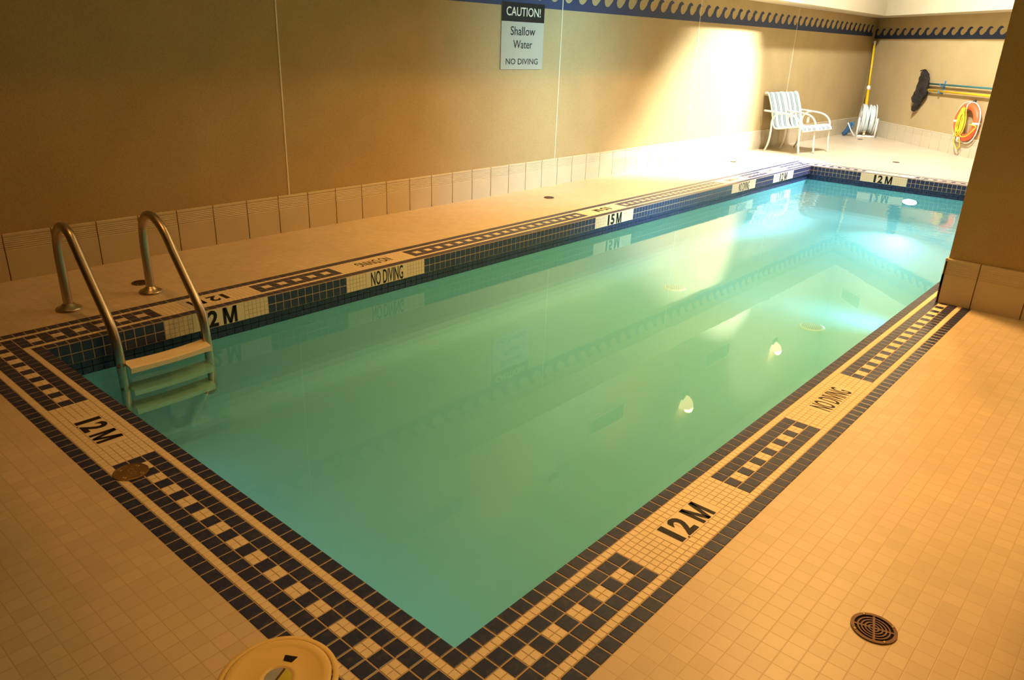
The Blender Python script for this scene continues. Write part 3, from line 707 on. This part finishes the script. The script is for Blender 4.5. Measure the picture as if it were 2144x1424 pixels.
def hook(s, z, label, nm='wall_hook', m='bluehook'):
    t, o = farthing(nm, s, z, label, 'hook')
    mb = MB(); mb.obox(farp(s, z), FE, Z, FN, (-.35, -.9, 0), (.35, 1.1, .15)); mb.build('back_plate', m, t, origin=o)
    mb = MB(); mb.tube(smooth_path([farp(s, z - .55, .1), farp(s, z - .65, .9), farp(s, z - .55, 1.45), farp(s, z + .25, 1.7)], 4), 0.17, seg=8); mb.build('prong', m, t, origin=o)
hook(49.5, 19.75, 'blue hook under the teal net pole on the far wall'); hook(49.2, 17.75, 'blue hook under the yellow pole on the far wall')
hook(92.0, 20.2, 'blue hook for the teal pole on the far wall behind the column'); hook(92.0, 18.1, 'blue hook for the yellow pole on the far wall behind the column')
t, o = farthing('ring_hook', 66.4, 15.4, 'small dark metal hook holding the life ring on the far wall', 'hook')
mb = MB(); mb.tube(smooth_path([farp(66.4, 16.0, .05), farp(66.4, 15.9, .9), farp(66.4, 14.6, 1.2), farp(66.4, 13.25, 1.5), farp(66.4, 13.15, 2.3), farp(66.4, 13.6, 2.5)], 4), 0.13, seg=8); mb.build('prong', 'darkmetal', t, origin=o)
mb = MB(); mb.obox(farp(66.4, 15.4), FE, Z, FN, (-.3, -.2, 0), (.3, 1.0, .12)); mb.build('back_plate', 'darkmetal', t, origin=o)

t, o = farthing('skimmer_net', 42.2, 19.6, 'dark leaf net on a teal pole resting on the far wall hooks', 'pool net')
mb = MB(); mb.tube([farp(42.2, 19.62, 1.0), farp(106, 20.2, 1.0)], 0.27, seg=12); mb.build('pole', 'teal', t, origin=o)
NET = [(37.96, 23.72), (39.27, 23.18), (40.36, 21.86), (41.02, 20.52), (41.33, 18.39), (41.71, 16.44), (40.53, 14.87), (39.46, 13.9), (38.4, 12.41), (37.24, 11.1), (36.15, 10.49), (36.2, 12.23), (35.79, 13.22), (33.57, 14.38), (34.0, 16.14), (34.71, 17.2), (35.29, 19.44), (35.66, 21.25), (36.31, 23.26)]
NET = [(a + 1.3, b) for a, b in NET]
hp = NET[-1:] + NET[:7]
mb = MB(); mb.tube(smooth_path([farp(a, b, 1.5 + (0.5 if k in (0, 7) else 0)) for k, (a, b) in enumerate(hp)], 4), 0.17, seg=8); mb.build('hoop', 'black', t, origin=o)
# hanging bag: outline of the folded net, swelling away from the wall
spine = [(39.9, 21.5), (39.9, 18.5), (39.3, 16.0), (38.3, 13.5), (37.6, 11.6)]
def nearest(p):
    return min(spine, key=lambda q: (q[0] - p[0]) ** 2 + (q[1] - p[1]) ** 2)
OUT = smooth_path([(a, b, 0) for a, b in NET + NET[:1]], 3)[:-1]; KA = len(OUT); vs = []; KR = 5
for side in (1, -1):
    for j in range(KR + 1):
        f = j / KR
        for i, p in enumerate(OUT):
            q = nearest((p.x, p.y)); fold = 0.18 * math.sin(i * 1.9) * math.sin(PI * f)
            vs.append(farp(p.x + (q[0] - p.x) * f, p.y + (q[1] - p.y) * f, 1.3 + side * (0.95 * math.sqrt(1 - (1 - f) ** 2) + fold)))
mb = MB(); nn_ = (KR + 1) * KA
mb.add(vs, [tuple(sd * nn_ + q for q in (j * KA + i, j * KA + (i + 1) % KA, (j + 1) * KA + (i + 1) % KA, (j + 1) * KA + i)) for sd in (0, 1) for j in range(KR) for i in range(KA)], 0, True)
mb.build('bag', 'net', t, origin=o)

t, o = farthing('telescopic_pole', 42.5, 17.6, 'long yellow pole lying level below the teal net pole on the far wall', 'pole')
mb = MB(); mb.tube([farp(42.5, 17.6, 1.0), farp(106, 18.2, 1.0)], 0.34, seg=12); mb.build('tube', 'yellow', t, origin=o)
mb = MB(); mb.lathe([(0.0, -0.12), (0.3, -0.1), (0.36, 0.0), (0.36, 0.7)], farp(42.5, 17.6, 1.0), FE, 12); mb.build('end_cap', 'yellow', t, origin=o)

# ------------------------------------------------------------------ corner clutter
HR = Vector((-71.24, 271.36, 0)); ang = math.radians(24)
t = thing('hose_reel', HR, 'white hose reel wound with pale blue vacuum hose in the far left corner', 'hose reel', rz=ang)
WR = 5.95
mb = MB(); mb.tube([(0, 0, 0.35), (WR, 0, 0.35)], 0.42, seg=12)
mb.tube([(0, 0, 0.35), (0, 6.0, 0.35)], 0.35, seg=12); mb.tube([(WR, 0, 0.35), (WR, 6.0, 0.35)], 0.35, seg=12); mb.tube([(0, 6.0, 0.35), (WR, 6.0, 0.35)], 0.35, seg=12); mb.build('base', 'plastic_white', t)
for x_ in (0.0, WR):
    mb = MB(); mb.tube([(x_, 0, 0.35), (x_ + 0.05, 0.15, 6.7)], 0.36, seg=12); mb.tube([(x_ + .05, .15, 6.3), (x_ + (.2 if x_ == 0 else -.2), 3.0, 6.2)], 0.3, seg=10); mb.build('post', 'plastic_white', t)
for x_ in (0.75, WR - 0.75):
    mb = MB(); mb.torus((x_, 3.0, 6.1), X, 4.95, 0.2, 48, 8)
    for k in range(3):
        a = PI / 3 * k; d = Vector((0, math.cos(a), math.sin(a))) * 4.95; c = Vector((x_, 3.0, 6.1)); mb.tube([c - d, c + d], 0.14, seg=8)
    mb.build('rim', 'plastic_white', t)
mb = MB(); rnd = random.Random(5)
for k in range(5):
    x_ = 1.3 + k * 0.78; tilt = rnd.uniform(-.09, .09)
    mb.torus((x_, 3.0, 6.1 + rnd.uniform(-.05, .15)), Vector((1, tilt, tilt * 1.2)), 4.35 + rnd.uniform(-.2, .25), 0.46, 44, 10)
mb.build('hose', 'hose', t)
mb = MB(); mb.lathe([(0.55, -.35), (0.62, -.3), (0.62, .3), (0.55, .35), (0, .35)], (2.35, -0.35, 0.55), Y, 16); mb.lathe([(0.4, 0), (0.4, 1.1), (0.52, 1.1), (0.52, 1.4)], (2.35, -0.2, 0.9), Z, 14)
mb.build('hose_cuff', 'tread', t)

PB, PT = Vector((-71.7, 279.3, 0.0)), Vector((-76.3, 287.6, 32.2))
t = thing('vacuum_pole', PB, 'yellow telescopic pole leaning upright in the corner behind the hose reel', 'pole')
lp = lambda f: PB + (PT - PB) * f
mb = MB(); mb.tube([lp(0.0), lp(0.5)], 0.5, seg=14); mb.build('outer_tube', 'yellow', t, origin=PB)
mb = MB(); mb.tube([lp(0.5), lp(0.965)], 0.36, seg=14); mb.build('inner_tube', 'yellow', t, origin=PB)
mb = MB(); mb.tube([lp(0.485), lp(0.5), lp(0.515), lp(0.53)], [0.6, 0.68, 0.66, 0.5], seg=14); mb.build('clamp', 'plastic_white', t, origin=PB)
mb = MB(); mb.tube([lp(0.965), lp(0.985), lp(0.987), lp(1.0)], [0.38, 0.36, 0.55, 0.5], seg=14); mb.build('end_cap', 'plastic_white', t, origin=PB)

BO = Vector((-74.2, 270.4, 0))
t = thing('pool_brush', BO, 'blue pool brush with a white bracket leaning beside the hose reel', 'brush', rz=ang - 0.1)
mb = MB(); Pb = smooth_path([(-1.3, 1.0, 0.5), (-0.5, 0.6, 1.6), (0.1, 0.5, 2.9), (0.5, 0.9, 4.6)], 4); mb.tube(Pb, 0.8, seg=8); mb.build('body', 'bluebrush', t)
mb = MB()
for i in range(1, len(Pb)):
    p = Pb[i]
    for k in range(4):
        q = p + Vector((random.uniform(-.2, .2), 0.2 * k - .3, random.uniform(-.2, .2))); mb.tube([q, q + Vector((1.3, 0.1, 0.15))], 0.11, seg=5)
mb.build('bristles', 'bluehook', t)
mb = MB(); mb.tube([(-0.3, -0.5, 4.6), (0.9, -0.6, 2.4), (2.5, -0.7, 0.3)], 0.2, seg=8); mb.tube([(-0.3, -0.5, 4.6), (-0.1, 0.4, 4.2)], 0.2, seg=8); mb.build('bracket', 'plastic_white', t)

# ------------------------------------------------------------------ fixtures in the pool, and added fill strips
PLX, PLZ = (-28.10, -5.63)
t = thing('pool_light', (PLX, YC + rc, PLZ), 'glowing underwater light in the far wall of the pool', 'pool light')
mb = MB(); mb.lathe([(2.0, -0.05), (2.05, 0.12), (1.8, 0.22), (1.65, 0.18)], seg=36, ax=(0, -1, 0)); mb.v = [(a, b, c * .42) for a, b, c in mb.v]; mb.build('bezel', 'plaster', t)
mb = MB(); mb.lathe([(1.66, 0.16), (1.2, 0.3), (0.6, 0.38), (0, 0.4)], seg=36, ax=(0, -1, 0)); mb.v = [(a, b, c * .42) for a, b, c in mb.v]; mb.build('lens', 'poollens', t)
light('bulb', 'AREA', (PLX, YC - 0.3, PLZ), P_POOL, (0.72, 1.0, 0.92), t, (PLX, YC + rc, PLZ), (PLX, 60, PLZ - 18.0), shape='DISK', size=2.6 * U, spread=math.radians(80))
t = thing('fill_strip', (-26.85, -rc, -7.6), 'added underwater fill strip in the near wall of the pool, unseen below the coping', 'pool light')  # added fill, out of view, to bring blue-green into the near water
mb = MB(); mb.box((-48.6, -rc, -8.3), (-5.1, -rc + .3, -6.9)); mb.v = [(a + 26.85, b + rc, c + 7.6) for a, b, c in mb.v]; mb.build('housing', 'plastic_white', t)
light('bulb', 'AREA', (-26.85, 0.2, -7.6), P_FILL_NEAR, (0.30, 0.85, 0.85), t, (-26.85, -rc, -7.6), (-26.85, 80, -40.0), shape='RECTANGLE', size=42 * U, size_y=1.2 * U, spread=math.radians(64))
t = thing('fill_strip', (rc, 105.0, -7.6), 'added underwater fill strip in the right-hand wall of the pool, unseen below the coping', 'pool light')  # unseen added fill that turns the length of the water cyan
mb = MB(); mb.box((-.3, -75, -.7), (0, 75, .7)); mb.build('housing', 'plastic_white', t)
light('bulb', 'AREA', (-0.2, 105.0, -7.6), P_FILL_SIDE, (0.32, 0.78, 1.0), t, (rc, 105.0, -7.6), (-50, 105, -27.0), shape='RECTANGLE', size=1.2 * U, size_y=148 * U, spread=math.radians(64))
for (x, y), lb in zip(((-42.73, 97.75), (-16.98, 95.94)), ('left', 'right')):
    t = thing('main_drain', (x, y, PFLOOR), 'round perforated drain cover on the pool floor, %s of the pair' % lb, 'pool drain', 'pool floor drains')
    mb = MB(); mb.lathe([(2.0, 0.0), (1.95, 0.1), (1.6, 0.16), (0.0, 0.2)], seg=36); cv_ = mb.build('cover', 'plastic_white', t)
    mb = MB()
    for i in range(-5, 6):
        for j in range(-5, 6):
            px_, py_ = i * 0.33 + (0.165 if j % 2 else 0), j * 0.3
            if math.hypot(px_, py_) < 1.65: mb.face([(px_ + .085 * math.cos(a), py_ + .085 * math.sin(a), 0.215) for a in [PI / 3 * q for q in range(6)]])
    mb.build('perforations', 'drainwhite', cv_)

# ------------------------------------------------------------------ lamps, added fill lights and vents of the well
def downlight(x, y, z, power, color, label, size=5.0, spread=100, aim=None):
    o = (x, y, z); t = thing('ceiling_downlight', o, label, 'ceiling light', 'recessed downlights')
    mb = MB(); mb.lathe([(size * .62, 0.0), (size * .62, -.12), (size * .5, -.2), (size * .5, 0.0)], o, seg=28); mb.build('trim_ring', 'plastic_white', t, origin=o)
    mb = MB(); mb.lathe([(size * .5, -.08), (0, -.08)], o, seg=28); mb.build('lens', 'lens', t, origin=o)
    light('bulb', 'AREA', (x, y, z - .3), power, color, t, o, aim or (x, y, 0), shape='DISK', size=size * U, spread=math.radians(spread))
for y, nm, pw, cl, sp_ in ((5.6, "nearest", .28, (1.0, 0.36, 0.06), 120), (86, 'second', 0.9, WARM, 100), (128, 'third', 1.2, WARM, 95)):
    downlight(-50, y, ZC, P_DOWN_L * pw, cl, 'warm recessed downlight in the high ceiling on the left side, %s to the camera' % nm, spread=sp_)
for y, nm in ((86, 'nearest'), (116, 'second')):
    downlight(-10, y, ZC, P_DOWN_R, WARM, 'warm recessed downlight in the high ceiling on the right side, %s to the camera' % nm, spread=112)
downlight(-40, 176, ZC, P_FILL_COOL, (1.0, 0.98, 0.93), 'added pale fill light in the high ceiling aimed at the slanted far wall', spread=95, aim=(-54, 258, 8))  # added to brighten the far wall and the far pool face
downlight(-29, 182, ZC, P_FILL_COOL * 0.33, (1.0, 0.98, 0.93), 'added pale fill light in the high ceiling over the far end of the pool', spread=96)  # added to lift the water and deck at the far end
downlight(36, 42, ZS, P_FILL_AMBER, (1.0, 0.42, 0.08), 'added deep amber fill light in the low soffit over the right-hand deck', 4.0, spread=165)  # added to throw orange light on the column front
downlight(30, 126, ZS, P_FARDOWN, WARM, 'warm recessed downlight in the low soffit behind the column', 4.0)

downlight(4, 28, ZC, P_DOWN_R * 0.27, WARM, 'added warm fill light in the high ceiling over the near right corner of the pool', spread=80)  # extra lamp added to brighten the deck near the camera

def sconce(y, lit, label):
    o = (XS, y, 57.0); t = thing('wall_sconce', o, label, 'wall light', 'uplight sconces on the left soffit')
    mb = MB(); mb.box((XS, y - 1.6, 57.2), (XS + 0.5, y + 1.6, 61.0)); mb.build('back_plate', 'darkmetal', t, origin=o)
    mb = MB(); mb.lathe([(0.1, 0.9), (1.0, 1.3), (1.9, 2.0), (2.5, 2.9), (2.8, 3.9), (2.65, 3.9), (2.35, 3.0), (1.8, 2.15), (.95, 1.45), (0.0, 1.1)], o, Z, 20, 0, -PI / 2, PI / 2, ref=(1, 0, 0))
    mb.build('bowl', 'shade_lit' if lit else 'shade_off', t, origin=o)
    if lit: light('bulb', 'POINT', (XS + 1.7, y, 61.2), P_SCONCE, (1.0, 0.68, 0.32), t, o, shadow_soft_size=1.2 * U)
sconce(100.5, False, 'unlit glass bowl sconce on the left soffit face, nearest of the row')
sconce(161, True, 'glowing glass bowl sconce on the left soffit face, middle of the row')
sconce(222.5, True, 'glowing glass bowl sconce on the left soffit face, farthest of the row')

def vent(O, u, n, w_, h_, label):
    t = thing('air_vent', O, label, 'air vent', 'wall vents in the well'); u, n = Vector(u), Vector(n)
    mb = MB()
    for a, b in (((0, 0, 0), (w_, .25, .4)), ((0, 0, h_ - .4), (w_, .25, h_)), ((0, 0, 0), (.4, .25, h_)), ((w_ - .4, 0, 0), (w_, .25, h_))): mb.obox(O, u, n, Z, a, b)
    mb.build('frame', 'white_line', t, origin=O)
    mb = MB(); mb.obox(O, u, n, Z, (.3, 0, .3), (w_ - .3, .03, h_ - .3), 1); k = 0.6
    while k < h_ - .6: mb.obox(Vector(O) + Z * k, u, (n - Z * .6).normalized(), (Z + n * .6).normalized(), (.4, .03, 0), (w_ - .4, .28, .05)); k += .42
    mb.build('louvres', ['ventpaint', 'ventpaint'], t, origin=O)
vent((XS, 56.0, 48.4), Y, X, 15.3, 4.7, 'louvred vent on the left soffit face, nearest the camera')
vent((XS, 113.4, 48.4), Y, X, 15.3, 4.7, 'louvred vent on the left soffit face below the unlit and middle sconces')
vent((XS, 171.1, 48.0), Y, X, 15.3, 4.7, 'louvred vent on the left soffit face between the two glowing sconces')
vent(farp(29.0, 46.0, OF), FE, FN, 14.0, 4.7, 'louvred vent on the slanted far soffit face')

# white flood lamp under the high ceiling, aimed down at the far left deck
FO = Vector((-25.0, 213.0, ZC)); FT = Vector((-76.0, 168.0, 2.0))
t = thing('flood_lamp', FO, 'white flood lamp on the high ceiling aimed at the far left deck', 'flood light')
mb = MB(); mb.lathe([(1.2, 0), (1.2, -.3), (0.3, -.3), (0.3, -1.6)], FO, seg=16); mb.build('bracket', 'darkmetal', t, origin=FO)
ax = (FT - FO).normalized(); hc = FO - Z * 2.6
mb = MB(); mb.lathe([(0.0, -1.6), (1.6, -1.5), (2.0, 0.2), (2.2, 1.4), (2.0, 1.4)], hc, ax, 24); mb.build('housing', 'darkmetal', t, origin=FO)
mb = MB(); mb.lathe([(1.95, 1.2), (0, 1.2)], hc, ax, 24); mb.build('lens', 'coollens', t, origin=FO)
light('bulb', 'SPOT', hc + ax * 1.7, P_FLOOD, (1.0, 0.98, 0.93), t, FO, FT, spot_size=math.radians(41), spot_blend=0.8, shadow_soft_size=2.0 * U)
